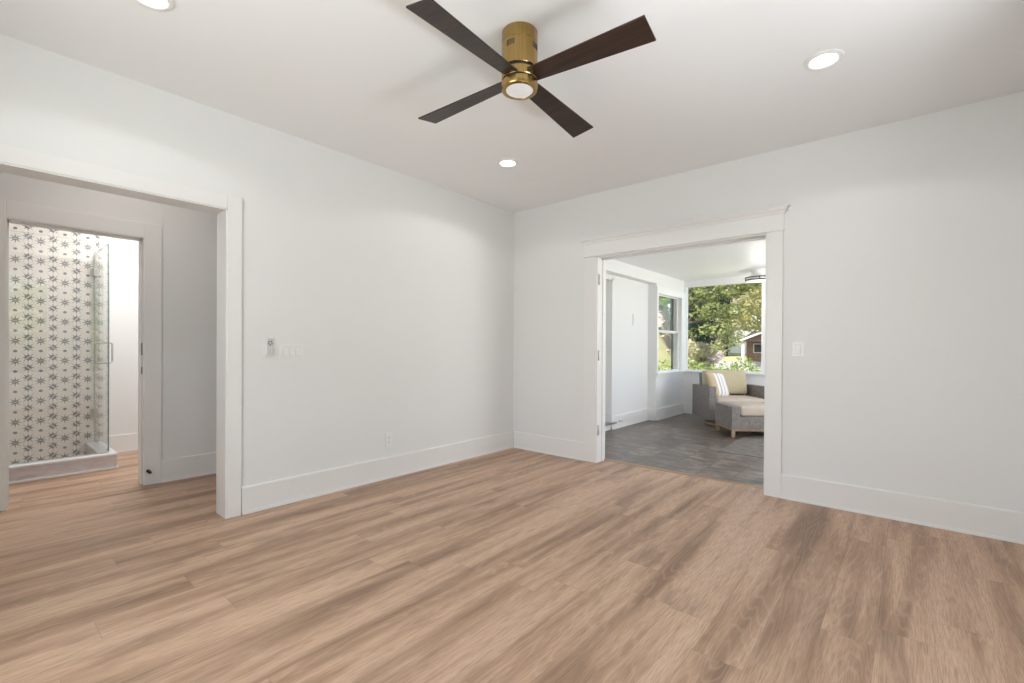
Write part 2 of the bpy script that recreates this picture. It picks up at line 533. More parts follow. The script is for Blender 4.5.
class MB:
    """collects shapes given in world coordinates; build() links them as one mesh object"""

    def __init__(s):
        s.bm = bmesh.new()

    def _merge(s, b, mi=0, smooth=False):
        for f in b.faces:
            f.material_index = mi
            f.smooth = smooth
        me = bpy.data.meshes.new('t')
        b.to_mesh(me)
        b.free()
        s.bm.from_mesh(me)
        bpy.data.meshes.remove(me)
        return s

    def box(s, x0, y0, z0, x1, y1, z1, bev=0, mi=0, mat=None, seg=2):
        b = bmesh.new()
        bmesh.ops.create_cube(b, size=1)
        for v in b.verts:
            v.co = Vector(((x0 + x1) / 2 + v.co.x * abs(x1 - x0), (y0 + y1) / 2 + v.co.y * abs(y1 - y0), (z0 + z1) / 2 + v.co.z * abs(z1 - z0)))
        if bev:
            bmesh.ops.bevel(b, geom=list(b.edges), offset=bev, segments=seg, affect='EDGES', profile=.6)
        if mat:
            bmesh.ops.transform(b, matrix=mat, verts=b.verts)
        return s._merge(b, mi, False)

    def lathe(s, c, prof, seg=40, mi=0, mat=None, smooth=True, cap=True):
        """profile [(r, z)] turned about the vertical through c"""
        b = bmesh.new()
        rings = []
        for r, z in prof:
            if r < 1e-6:
                rings.append([b.verts.new((c[0], c[1], c[2] + z))])
            else:
                rings.append([b.verts.new((c[0] + r * math.cos(2 * PI * i / seg), c[1] + r * math.sin(2 * PI * i / seg), c[2] + z)) for i in range(seg)])
        for a, d in zip(rings, rings[1:]):
            for i in range(seg):
                j = (i + 1) % seg
                q = [a[i % len(a)], a[j % len(a)], d[j % len(d)], d[i % len(d)]]
                q = list(dict.fromkeys(q))
                if len(q) > 2:
                    b.faces.new(q)
        if cap:
            for ring in (rings[0], rings[-1]):
                if len(ring) > 2:
                    b.faces.new(ring)
        bmesh.ops.recalc_face_normals(b, faces=b.faces)
        if mat:
            bmesh.ops.transform(b, matrix=mat, verts=b.verts)
        sharp = [e for e in b.edges if len(e.link_faces) == 2 and e.calc_face_angle() > .6]
        if sharp:
            bmesh.ops.split_edges(b, edges=sharp)
        return s._merge(b, mi, smooth)

    def prism(s, poly, axis, a0, a1, mi=0, bev=0, mat=None):
        """polygon in the two other axes, extruded along axis from a0 to a1"""
        b = bmesh.new()

        def P(q, a):
            return {0: (a, q[0], q[1]), 1: (q[0], a, q[1]), 2: (q[0], q[1], a)}[axis]
        lo = [b.verts.new(P(q, a0)) for q in poly]
        hi = [b.verts.new(P(q, a1)) for q in poly]
        b.faces.new(lo)
        b.faces.new(hi)
        n = len(poly)
        for i in range(n):
            b.faces.new([lo[i], lo[(i + 1) % n], hi[(i + 1) % n], hi[i]])
        bmesh.ops.recalc_face_normals(b, faces=b.faces)
        if bev:
            bmesh.ops.bevel(b, geom=list(b.edges), offset=bev, segments=2, affect='EDGES', profile=.6)
        if mat:
            bmesh.ops.transform(b, matrix=mat, verts=b.verts)
        return s._merge(b, mi, False)

    def tube(s, pts, r, seg=12, mi=0, mat=None):
        b = bmesh.new()
        pts = [Vector(p) for p in pts]
        rr = r if hasattr(r, '__len__') else [r] * len(pts)
        rings = []
        up = Vector((0.13, .21, .97)).normalized()
        for i, p in enumerate(pts):
            t = (pts[min(i + 1, len(pts) - 1)] - pts[max(i - 1, 0)]).normalized()
            a = t.cross(up)
            if a.length < .05:
                a = t.cross(Vector((1, 0, 0)))
            a.normalize()
            c = t.cross(a)
            rings.append([b.verts.new(p + (a * math.cos(2 * PI * k / seg) + c * math.sin(2 * PI * k / seg)) * rr[i]) for k in range(seg)])
        for a, d in zip(rings, rings[1:]):
            for i in range(seg):
                b.faces.new([a[i], a[(i + 1) % seg], d[(i + 1) % seg], d[i]])
        b.faces.new(rings[0]); b.faces.new(rings[-1])
        bmesh.ops.recalc_face_normals(b, faces=b.faces)
        if mat:
            bmesh.ops.transform(b, matrix=mat, verts=b.verts)
        return s._merge(b, mi, True)

    def build(s, name, mats, parent=None, pivot=None):
        me = bpy.data.meshes.new(name)
        inv = None
        if parent is not None:
            inv = ROOTM[parent.name].inverted()
        elif pivot is not None:
            inv = Matrix.Translation(pivot).inverted()
        if inv is not None:
            bmesh.ops.transform(s.bm, matrix=inv, verts=s.bm.verts)
        s.bm.to_mesh(me)
        s.bm.free()
        o = bpy.data.objects.new(name, me)
        for m in (mats if isinstance(mats, (list, tuple)) else [mats]):
            me.materials.append(m)
        COL.objects.link(o)
        if parent is not None:
            o.parent = parent
            ROOTM[o.name] = ROOTM[parent.name]
        else:
            if pivot is not None:
                o.location = pivot
            ROOTM[o.name] = Matrix.Translation(pivot) if pivot is not None else Matrix.Identity(4)
        return o


def tag(o, label=None, cat=None, group=None, kind=None):
    if label: o['label'] = label
    if cat: o['category'] = cat
    if group: o['group'] = group
    if kind: o['kind'] = kind
    return o


def thing(name, loc, label=None, cat=None, rz=0, group=None, kind=None):
    o = bpy.data.objects.new(name, None)
    o.empty_display_size = .1
    COL.objects.link(o)
    o.location = loc
    o.rotation_euler = (0, 0, rz)
    ROOTM[o.name] = Matrix.Translation(loc) @ Matrix.Rotation(rz, 4, 'Z')
    return tag(o, label, cat, group, kind)


def dup(root, loc, label=None, rz=None):
    c = root.copy(); COL.objects.link(c); c.location = loc
    if rz is not None:
        c.rotation_euler = (0, 0, rz)
    if label:
        c['label'] = label
    for ch in list(root.children):
        d = ch.copy(); COL.objects.link(d); d.parent = c
        for g in ch.children:
            e = g.copy(); COL.objects.link(e); e.parent = d
    return c


def struct(name, mb, mat):
    return tag(mb.build(name, mat), kind='structure')


# ------------------------------------------------------------------ room shell
RX, RY, RZ = 4.11, -4.75, 2.74            # right wall, rear wall, ceiling
OH = 2.09                                 # head height of the openings
LO0, LO1 = -4.42, -3.012                  # opening in the left wall (y)
SO0, SO1 = 1.108, 2.648                   # opening to the sunroom (x)
HX = -1.33                                # face of the hall wall
BO0, BO1 = -3.965, -3.20                  # bath doorway (y)
BX = -3.04                                # rear wall of the bathroom

f = MB()
f.box(-3.3, -5.3, -.06, RX + .15, .165, 0)
struct('floor', f, M['floor'])
f = MB(); f.box(.0, .165, -.06, 4.3, 4.5, -.002)
struct('floor_sunroom', f, M['slate'])
c = MB(); c.box(-3.4, -5.4, RZ, RX + .15, .16, RZ + .12)
struct('ceiling', c, M['ceiling'])

w = MB()                                   # wall with the hall opening
w.box(-.14, LO1 + .01, 0, 0, 0, RZ); w.box(-.14, -5.3, 0, 0, LO0 - .01, RZ); w.box(-.14, LO0 - .01, OH + .01, 0, LO1 + .01, RZ)
struct('wall_left', w, M['wall'])
w = MB()                                   # wall with the sunroom opening
w.box(-.14, 0, 0, SO0 - .012, .15, RZ); w.box(SO1 + .012, 0, 0, RX + .14, .15, RZ); w.box(SO0 - .012, 0, OH + .012, SO1 + .012, .15, RZ)
struct('wall_front', w, M['wall'])
w = MB()                                   # right wall with two windows
WY = [(-4.0, -3.14), (-2.62, -1.70)]
WZ0, WZ1 = .62, 2.36
ys = [RY - .1] + [v for p in WY for v in p] + [0]
for a, b_ in zip(ys[0::2], ys[1::2]):
    w.box(RX, a, 0, RX + .14, b_, RZ)
for a, b_ in WY:
    w.box(RX, a, 0, RX + .14, b_, WZ0); w.box(RX, a, WZ1, RX + .14, b_, RZ)
struct('wall_right', w, M['wall'])
w = MB()                                   # rear wall with an unseen wide window, added for soft fill light
w.box(0, RY - .14, 0, 1.0, RY, RZ); w.box(2.8, RY - .14, 0, RX + .14, RY, RZ)
w.box(1.0, RY - .14, 0, 2.8, RY, .7); w.box(1.0, RY - .14, 2.3, 2.8, RY, RZ)
struct('wall_rear', w, M['wall'])
w = MB()                                   # hall wall with the bath doorway
w.box(HX - .14, BO1 + .012, 0, HX, -1.4, RZ); w.box(HX - .14, -5.3, 0, HX, BO0 - .012, RZ); w.box(HX - .14, BO0 - .012, 2.075, HX, BO1 + .012, RZ)
struct('wall_hall', w, M['wall'])
w = MB(); w.box(HX, -1.52, 0, -.14, -1.4, RZ)
struct('wall_hall_end', w, M['wall'])
w = MB(); w.box(HX, -5.4, 0, -.14, -5.3, RZ); w.box(-3.2, -5.4, 0, HX - .14, -5.2, RZ)
struct('wall_hall_rear', w, M['wall'])
w = MB(); w.box(BX - .14, -5.3, 0, BX, -2.0, RZ)
struct('wall_bath', w, M['wall'])
w = MB(); w.box(BX, -2.14, 0, HX - .14, -2.0, RZ)
struct('wall_bath_side', w, M['wall'])

pr_ = MB(); pr_.box(-.3, -8.2, 2.62, RX + .3, RY - .14, 2.74)  # unseen slab added to keep the sun out of the rear window
struct('sun_blocker', pr_, M['trim'])

BH = .188


def baseboard(name, runs):
    b = MB()
    for (ax, face, a0, a1, s) in runs:     # ax 'x': board on a plane x = face, from y a0 to a1, thickness towards s
        for th, z0, z1 in ((.016, 0, BH - .006), (.011, BH - .006, BH), (.027, 0, .011), (.022, .011, .019)):
            if ax == 'x':
                b.box(face, a0, z0, face + s * th, a1, z1)
            else:
                b.box(a0, face, z0, a1, face + s * th, z1)
    return struct(name, b, M['trim'])


baseboard('baseboard_left', [('x', 0, LO1 + .094, 0, 1)])
baseboard('baseboard_front', [('y', 0, 0.027, .968, -1), ('y', 0, 2.76, RX, -1)])
baseboard('baseboard_right', [('x', RX, RY, 0, -1)])
baseboard('baseboard_hall', [('x', HX, BO1 + .125, -1.52, 1), ('y', -1.52, HX, -.14, -1)])
baseboard('baseboard_bath', [('x', BX, -3.215, -2.14, 1)])

# cased opening to the hall
d1 = thing('door_1', (0, LO1, 0), kind='structure')
j = MB(); j.box(-.16, LO1 - .008, 0, .014, LO1 + .01, OH + .01); j.box(-.16, LO0 - .01, 0, .014, LO0 + .008, OH + .01); j.box(-.16, LO0, OH - .008, .014, LO1, OH + .01)
j.build('jamb', M['trim'], d1)
k_ = MB()
for s_ in (0, -.16):
    x0, x1 = (0, .021) if s_ == 0 else (-.161, -.14)
    k_.box(x0, LO1, 0, x1, LO1 + .089, OH + .089, .0025); k_.box(x0, LO0 - .089, 0, x1, LO0, OH + .089, .0025); k_.box(x0, LO0, OH, x1, LO1, OH + .089, .0025)
k_.build('casing', M['trim'], d1)

# bath doorway
d2 = thing('door_2', (HX, BO1, 0), kind='structure')
j = MB(); j.box(HX - .155, BO1, 0, HX + .012, BO1 + .012, 2.065); j.box(HX - .155, BO0 - .012, 0, HX + .012, BO0, 2.065); j.box(HX - .155, BO0, 2.053, HX + .012, BO1, 2.073)
j.box(HX - .09, BO1 - .012, 0, HX - .055, BO1, 2.053); j.box(HX - .09, BO0, 0, HX - .055, BO0 + .012, 2.053); j.box(HX - .09, BO0, 2.041, HX - .055, BO1, 2.053)
j.build('jamb', M['trim'], d2)
k_ = MB(); k_.box(HX, BO1 + .005, 0, HX + .02, BO1 + .124, 2.18, .0025); k_.box(HX, BO0 - .124, 0, HX + .02, BO0 - .005, 2.18, .0025); k_.box(HX, BO0 - .005, 2.058, HX + .02, BO1 + .005, 2.18, .0025)
k_.build('casing', M['trim'], d2)
for z0, z1 in ((1.085, 1.185), (.925, .985)):
    q = MB(); q.box(HX - .045, BO1 - .0025, z0, HX - .018, BO1, z1, .001)
    q.build('strike_plate', M['bronze'], d2)

# sunroom opening with its crosshead
d3 = thing('door_3', (SO0, 0, 0), kind='structure')
j = MB(); j.box(SO0 - .012, -.012, 0, SO0 + .008, .165, OH + .012); j.box(SO1 - .008, -.012, 0, SO1 + .012, .165, OH + .012); j.box(SO0, -.012, OH - .008, SO1, .165, OH + .012)
j.box(SO0 + .008, .085, 0, SO0 + .02, .125, OH - .008); j.box(SO0, .085, OH - .02, SO1, .125, OH - .008)
j.build('jamb', M['trim'], d3)
k_ = MB(); k_.box(SO0 - .142, -.022, 0, SO0 - .004, 0, OH + .004, .0025); k_.box(SO1 + .004, -.022, 0, SO1 + .115, 0, OH + .004, .0025)
k_.box(SO0 - .12, .15, 0, SO0 - .004, .17, OH, .0025); k_.box(SO1 + .004, .15, 0, SO1 + .115, .17, OH, .0025); k_.box(SO0 - .12, .15, OH, SO1 + .115, .17, OH + .12, .0025)
k_.build('casing', M['trim'], d3)
h = MB(); XA, XB = SO0 - .145, SO1 + .118
h.box(XA - .004, -.03, OH + .004, XB + .004, 0, OH + .016, .003)
h.box(XA, -.022, OH + .016, XB, 0, OH + .145)
h.box(XA - .012, -.034, OH + .138, XB + .012, 0, OH + .156, .003)
h.prism([(0, OH + .156), (-.034, OH + .156), (-.046, OH + .168), (-.052, OH + .182), (0, OH + .182)], 0, XA - .026, XB + .026)
h.box(XA - .042, -.06, OH + .182, XB + .042, 0, OH + .197, .003)
h.build('crosshead', M['trim'], d3)
for zc in (1.86, 1.09, .33):
    q = MB(); q.box(SO0 + .008, .012, zc - .05, SO0 + .0115, .034, zc + .05); q.tube([(SO0 + .013, .010, zc - .052), (SO0 + .013, .010, zc + .052)], .0065, 10)
    q.build('hinge', M['nickel'], d3)
tb = MB(); tb.prism([(.14, 0), (.2, 0), (.195, .007), (.17, .011), (.147, .007)], 0, SO0 + .008, SO1 - .008)
struct('trim_1', tb, M['threshold'])


# windows of the right and rear wall (behind the camera)
def sash_window(n, axis, face, a0, a1, z0, z1, depth, inward, mid, glass_off=.5, cas=True, mull=()):
    """double-hung style window; axis 'x' = lies in a plane x=const. depth goes outward from face, inward = +-1 towards the room"""
    r = thing('window_%d' % n, ((face, a0, z0) if axis == 'x' else (a0, face, z0)), kind='structure')

    def bx(mb, u0, v0, u1, v1, d0, d1, bev=0):
        p0, p1 = face - inward * d0, face - inward * d1
        if axis == 'x':
            mb.box(min(p0, p1), u0, v0, max(p0, p1), u1, v1, bev)
        else:
            mb.box(u0, min(p0, p1), v0, u1, max(p0, p1), v1, bev)
    fr = MB(); t = .012
    bx(fr, a0, z0, a0 + t, z1, 0, depth); bx(fr, a1 - t, z0, a1, z1, 0, depth); bx(fr, a0 + t, z1 - t, a1 - t, z1, 0, depth); bx(fr, a0 + t, z0, a1 - t, z0 + t, 0, depth)
    fr.build('window_frame', M['trim'], r)
    if cas:
        cs = MB(); wd = .085
        bx(cs, a0 - wd, z0 - .02, a0 + .006, z1 + wd, 0, -.02, .002); bx(cs, a1 - .006, z0 - .02, a1 + wd, z1 + wd, 0, -.02, .002); bx(cs, a0, z1 - .006, a1, z1 + wd, 0, -.02, .002)
        bx(cs, a0 - wd - .02, z0 - .03, a1 + wd + .02, z0, .03, -.045, .003); bx(cs, a0 - wd, z0 - .1, a1 + wd, z0 - .03, 0, -.016, .002)
        cs.build('casing', M['trim'], r)
    parts = [(z0 + t, mid + .02, depth * .35), (mid - .02, z1 - t, depth * .6)] if mid else [(z0 + t, z1 - t, depth * .5)]
    for (q0, q1, dd) in parts:
        s_ = MB(); st = .021 if mid else .011
        b0, b1 = a0 + t, a1 - t
        bx(s_, b0, q0, b0 + st, q1, dd - .015, dd + .015); bx(s_, b1 - st, q0, b1, q1, dd - .015, dd + .015)
        bx(s_, b0 + st, q0, b1 - st, q0 + st, dd - .015, dd + .015); bx(s_, b0 + st, q1 - st, b1 - st, q1, dd - .015, dd + .015)
        so = s_.build('sash', M['trim'], r)
        g = MB(); bx(g, b0 + st - .004, q0 + st - .004, b1 - st + .004, q1 - st + .004, dd - .002, dd + .002)
        g.build('pane', M['glass'], so)
    return r


sash_window(4, 'x', RX, WY[0][0], WY[0][1], WZ0, WZ1, .14, -1, 1.42)
sash_window(5, 'x', RX, WY[1][0], WY[1][1], WZ0, WZ1, .14, -1, 1.42)
sash_window(6, 'y', RY, 1.0, 2.8, .7, 2.3, .14, 1, 0)  # unseen window added to let in the rear fill

# ------------------------------------------------------------------ sunroom shell
SZ = 2.375
SX0, SX1, SY0, SY1 = .44, 4.3, .15, 4.24
c = MB(); c.box(-.1, .15, SZ, SX1 + .15, SY1 + .2, SZ + .08)
struct('ceiling_sunroom', c, M['bead'])
w = MB()
w.box(.14, 1.84, 0, .30, 3.02, SZ)                       # recessed panel beyond the side door
w.box(.14, .15, 0, .30, .80, SZ)
w.box(.14, .80, 2.16, .30, 1.84, SZ)
w.box(.26, .15, 2.205, SX0, 3.02, SZ)                    # header over the recess
w.box(.30, 3.02, 0, SX0, 4.40, .76); w.box(.30, 3.02, 2.07, SX0, 4.40, SZ)
w.box(.30, 3.02, .76, SX0, 3.06, 2.07); w.box(.30, 4.11, .76, SX0, 4.40, 2.07)
struct('wall_sunroom_left', w, M['wall'])
w = MB()
w.box(SX0, SY1, 0, SX1, SY1 + .15, .755); w.box(SX0, SY1, 2.285, SX1, SY1 + .15, SZ)
for a, b_ in ((SX0, .450), (1.71, 1.755), (2.925, 2.97), (4.16, SX1)):
    w.box(a, SY1, .755, b_, SY1 + .15, 2.285)
struct('wall_sunroom_far', w, M['wall'])
w = MB(); w.box(SX1, .15, 0, SX1 + .14, SY1 + .15, .755); w.box(SX1, .15, 2.285, SX1 + .14, SY1 + .15, SZ)
w.box(SX1, .15, .755, SX1 + .14, .6, 2.285); w.box(SX1, 2.2, .755, SX1 + .14, 2.3, 2.285); w.box(SX1, 3.95, .755, SX1 + .14, SY1 + .15, 2.285)
struct('wall_sunroom_right', w, M['wall'])
baseboard('baseboard_sunroom', [('x', .30, 1.80, 3.02, 1), ('y', 3.02, .30, SX0, -1), ('x', SX0, 3.02, SY1, 1), ('y', SY1, SX0, SX1, -1)])
# sill and head trim that run round the corner, corner casings
t_ = MB()
t_.box(SX0, 2.99, .742, SX0 + .05, SY1, .768, .004); t_.box(SX0 + .05, SY1 - .05, .742, SX1, SY1, .768, .004)
t_.box(SX0, 3.02, .705, SX0 + .012, SY1, .742); t_.box(SX0, SY1 - .012, .705, SX1, SY1, .742)
struct('trim_2', t_, M['trim'])
t_ = MB()
t_.box(SX0, 3.02, .768, SX0 + .018, 3.07, 2.16, .002); t_.box(SX0, 4.085, .768, SX0 + .018, SY1, 2.16, .002); t_.box(SX0, 3.07, 2.05, SX0 + .018, 4.085, 2.16, .002)
struct('trim_3', t_, M['trim'])
w1 = sash_window(1, 'x', SX0, 3.06, 4.11, .76, 2.07, .13, 1, 1.445, cas=False)
lin = MB(); lin.box(SX0 - .150, 3.965, 1.42, SX0 - .132, 4.085, 2.05); lin.box(SX0 - .150, 4.025, .775, SX0 - .132, 4.085, 1.42)
lin.build('screen_track', M['pane_dark'], w1)
sash_window(2, 'y', SY1, .450, 1.71, .765, 2.285, .14, -1, 0, cas=False)
sash_window(3, 'y', SY1, 1.755, 2.925, .765, 2.285, .14, -1, 0, cas=False)
sash_window(7, 'y', SY1, 2.97, 4.16, .765, 2.285, .14, -1, 0, cas=False)
sash_window(8, 'x', SX1, .6, 2.2, .755, 2.285, .14, -1, 0, cas=False)
sash_window(9, 'x', SX1, 2.3, 3.95, .755, 2.285, .14, -1, 0, cas=False)
# side door in the sunroom's left wall, mostly hidden by the jamb
d4 = thing('door_4', (.14, .8, 0), kind='structure')
q = MB(); q.box(.15, .83, .11, .19, 1.81, 2.13, .003); q.build('door_leaf', M['trim'], d4)
q = MB(); q.box(.14, .80, .09, .305, .83, 2.16); q.box(.14, 1.81, .09, .305, 1.84, 2.16); q.box(.14, .80, 2.13, .305, 1.84, 2.16); q.build('door_frame', M['trim'], d4)
q = MB(); q.box(.14, .80, .0, .30, 1.84, .085); q.build('riser', M['trim'], d4)
q = MB(); q.box(.14, .75, .085, .345, 1.90, .105, .004); q.build('threshold', M['nickel'], d4)

# ------------------------------------------------------------------ bathroom
t_ = MB(); t_.box(BX - .001, -4.9, 0, BX + .012, -3.235, 2.42)
tag(t_.build('wall_tile', M['star_tile']), kind='structure')
SHX = -2.20                                               # outer face of the front curb
cb = thing('shower_curb', (SHX, -3.225, 0), 'low shower curb of pale stone with white cap and base strip on the bathroom floor', 'shower curb')
q = MB(); q.box(SHX - .11, -4.9, 0, SHX, -3.225, .125); q.box(BX + .012, -3.335, 0, SHX - .11, -3.225, .125); q.build('riser', M['stone'], cb)
q = MB(); q.box(SHX - .118, -4.9, .125, SHX + .008, -3.217, .142, .003); q.box(BX + .012, -3.343, .125, SHX - .118, -3.217, .142, .003); q.build('cap', M['white_stone'], cb)
q = MB(); q.box(SHX, -4.9, 0, SHX + .014, -3.211, .018, .003); q.box(BX + .03, -3.225, 0, SHX, -3.211, .018, .003); q.build('base_strip', M['trim'], cb)
pan = MB(); pan.box(BX + .012, -4.9, 0, SHX - .11, -3.335, .02)
tag(pan.build('floor_shower', M['stone']), kind='structure')


def glass_panel(mb, x0, y0, z0, x1, y1, z1):
    mb.box(x0, y0, z0, x1, y1, z1)
    big = sorted(mb.bm.faces, key=lambda f_: -f_.calc_area())[:2]
    for f_ in mb.bm.faces:
        f_.material_index = 0 if f_ in big else 1
    return mb


GX, GY, GT = -2.27, -3.275, 2.13
q = glass_panel(MB(), GX - .005, -4.85, .150, GX + .005, GY - .008, GT)
fx = tag(q.build('fixed_shower_screen', [M['shower_glass'], M['glass_edge']], pivot=(GX, -3.9, .15)),
         'large fixed clear glass shower screen standing on the curb, facing the doorway', 'shower screen')
ch = MB(); ch.box(GX - .012, -4.85, .142, GX + .012, GY - .008, .152, .001)
ch.build('bottom_channel', M['chrome'], fx)
dr = thing('shower_door', (BX, GY, .15), 'narrow frameless glass shower door with pull handle at right angles to the screen', 'shower door')
q = glass_panel(MB(), BX + .03, GY - .005, .155, GX, GY + .005, GT)
q.build('glass_panel', [M['shower_glass'], M['glass_edge']], dr)
for zc in (1.93, .45):
    q = MB(); q.box(BX + .012, GY - .016, zc - .045, BX + .085, GY + .016, zc + .045, .004); q.box(BX + .012, GY - .035, zc - .045, BX + .02, GY + .035, zc + .045, .002)
    q.build('hinge', M['nickel'], dr)
hx = -2.49
q = MB()
for s_ in (-1, 1):
    yy = GY + s_ * .062
    q.tube([(hx, GY, 1.19), (hx, yy - s_ * .02, 1.19), (hx, yy - s_ * .006, 1.184), (hx, yy, 1.17), (hx, yy, 1.01), (hx, yy - s_ * .006, .996), (hx, yy - s_ * .02, .99), (hx, GY, .99)], .0075, 10)
q.build('pull_handle', M['nickel'], dr)

ds = thing('door_stop', (HX + .02, -3.168, .115), 'small black spring door stop on the bath door casing near the floor', 'door stop')
rot = Matrix.Translation((HX + .02, -3.168, .118)) @ Matrix.Rotation(PI / 2, 4, 'Y')
q = MB(); q.lathe((0, 0, 0), [(.014, 0), (.014, .004), (.008, .006)], 16, mat=rot); q.build('base', M['bronze'], ds)
q = MB(); q.lathe((0, 0, 0), [(.008, .006)] + [(.0065 + .0018 * (i % 2), .008 + i * .004) for i in range(12)], 14, mat=rot); q.build('spring', M['bronze'], ds)
q = MB(); q.lathe((0, 0, 0), [(.011, .055), (.012, .06), (.012, .07), (.008, .074), (0, .075)], 16, mat=rot); q.build('tip', M['dark'], ds)

ds2 = thing('door_stop', (.316, 1.93, .10), 'satin nickel door stop on the sunroom baseboard by the side door', 'door stop')
rot = Matrix.Translation((.316, 2.02, .10)) @ Matrix.Rotation(PI / 2, 4, 'Y')
q = MB(); q.lathe((0, 0, 0), [(.014, 0), (.014, .005), (.005, .008), (.005, .06)], 14, mat=rot); q.build('rod', M['nickel'], ds2)
q = MB(); q.lathe((0, 0, 0), [(.009, .06), (.009, .072), (0, .074)], 14, mat=rot); q.build('tip', M['plastic'], ds2)

# ------------------------------------------------------------------ wall plates
def wall_matrix(loc, normal):
    n = Vector(normal); u = Vector((0, 0, 1)); r = u.cross(n)
    m = Matrix((r, u, n)).transposed().to_4x4(); m.translation = loc
    return m


def switch_plate(loc, normal, gangs, label, name='light_switch'):
    m = wall_matrix(loc, normal)
    wd = .07 + .046 * (gangs - 1); wd += 0.012 if gangs > 1 else .008
    r = thing(name, loc, label, 'light switch')
    q = MB(); q.box(-wd / 2, -.0585, 0, wd / 2, .0585, .006, .0025, mat=m); q.build('plate', M['plastic'], r)
    for g in range(gangs):
        cx = (g - (gangs - 1) / 2) * .046
        q = MB(); q.prism([(-.033, .005), (.033, .005), (.033, .0075), (.0, .0085), (-.033, .012)], 0, cx - .0165, cx + .0165, mat=m)
        q.build('rocker', M['plastic'], r)
        q = MB(); q.box(cx - .0178, -.0345, .0055, cx + .0178, .0345, .0064, mat=m); q.build('rocker_surround', M['slot'], r)
    return r


M['slot'] = plain('grey_gap', (.45, .45, .44), .5)
switch_plate((0, -2.575, 1.128), (1, 0, 0), 3, 'white three-rocker light switch plate on the left wall by the hall opening')
switch_plate((2.868, 0, 1.167), (0, -1, 0), 1, 'white single rocker light switch beside the sunroom opening')


def outlet(loc, normal, label):
    m = wall_matrix(loc, normal)
    r = thing('wall_outlet', loc, label, 'outlet')
    q = MB(); q.box(-.036, -.0585, 0, .036, .0585, .006, .0025, mat=m); q.build('plate', M['plastic'], r)
    for s_ in (-1, 1):
        q = MB(); q.lathe((0, s_ * .0195, .0055), [(.0165, 0), (.0165, .002), (0, .0022)], 24, mat=m)
        rec = q.build('receptacle', M['plastic'], r)
        q = MB()
        for dx, hh in ((-.0062, .0095), (.0062, .008)):
            q.box(dx - .0012, s_ * .0195 - hh / 2 + .003, .0074, dx + .0012, s_ * .0195 + hh / 2 + .003, .0082, mat=m)
        q.lathe((0, s_ * .0195 - .008, .0074), [(.0025, 0), (.0025, .0008), (0, .0008)], 10, mat=m)
        q.build('slot', M['dark'], rec)
    return r


outlet((0, -1.715, .34), (1, 0, 0), 'white wall outlet low on the left wall above the baseboard')
outlet((SX0, 3.22, .36), (1, 0, 0), 'white wall outlet under the small sunroom window')
# fan remote in its holder
m = wall_matrix((0, -2.735, 1.16), (1, 0, 0))
r = thing('fan_remote', (0, -2.735, 1.16), 'small white fan remote with black buttons in a wall holder by the switches', 'remote')
q = MB(); q.box(-.026, -.062, 0, .026, .02, .006, .002, mat=m); q.box(-.026, -.062, .006, -.022, .0, .022, .001, mat=m); q.box(.022, -.062, .006, .026, .0, .022, .001, mat=m); q.box(-.026, -.062, .006, .026, -.056, .022, .001, mat=m)
q.build('holder', M['plastic'], r)
q = MB(); q.box(-.021, -.055, .006, .021, .064, .019, .004, mat=m); q.build('handset', plain('remote_shell', (.62, .62, .61), .4, 0, .4, .02), r)
for i in range(5):
    a = PI / 2 + i * 2 * PI / 5 + PI / 5
    q = MB(); q.lathe((.013 * math.cos(a), .028 + .013 * math.sin(a), .0185), [(.0048, 0), (.0048, .0015), (0, .0018)], 12, mat=m); q.build('button', M['dark'], r)
# small wall plate on the recessed sunroom panel
m = wall_matrix((.30, 2.48, 1.60), (1, 0, 0))
r = thing('wall_plate', (.30, 2.48, 1.6), 'small white plate on the recessed white panel of the sunroom', 'wall plate')
q = MB(); q.box(-.02, -.09, 0, .02, .09, .014, .004, mat=m); q.build('cover', M['plastic'], r)
q = MB(); q.box(-.011, -.05, .014, .011, .05, .02, .003, mat=m); q.build('insert', M['plastic'], r)

# ------------------------------------------------------------------ recessed lights
def recessed(loc, label):
    r = thing('recessed_light', loc, label, 'ceiling light', group='recessed ceiling lights')
    x, y, z = loc
    q = MB(); q.lathe((x, y, z), [(.062, -.001), (.064, -.009), (.072, -.013), (.086, -.011), (.093, -.006), (.093, 0), (.062, .0)], 48, cap=False); q.build('trim_ring', M['plastic'], r)
    q = MB(); q.lathe((x, y, z), [(.0635, -.0005), (.0635, -.003), (0, -.003)], 40); q.build('lens', M['lens'], r)
    return r


LIGHTS = [((.905, -1.165, RZ), 'small lit recessed ceiling light below the fan, nearest the far corner of the room'),
          ((3.15, -1.14, RZ), 'lit recessed ceiling light right of the fan, before the sunroom wall'),
          ((.905, -3.62, RZ), 'lit recessed ceiling light by the hall wall, cut by the top edge')]
l0 = recessed(*LIGHTS[0])
for loc, lab in LIGHTS[1:]:
    dup(l0, loc, lab)
for loc, _l in LIGHTS + [((3.15, -3.62, RZ), '')]:
    lamp('recessed_lamp', 'SPOT', (loc[0], loc[1], RZ - .02), 10, (1, .985, .965), size=.06).data.spot_size = math.radians(150)
lamp('hall_lamp', 'AREA', (-.62, -3.35, RZ - .03), 5.0, (1, .92, .86), size=1.0, shape='DISK')
lamp('bath_lamp', 'AREA', (-2.1, -3.0, RZ - .03), 27, (1, .965, .935), size=.6, shape='DISK')

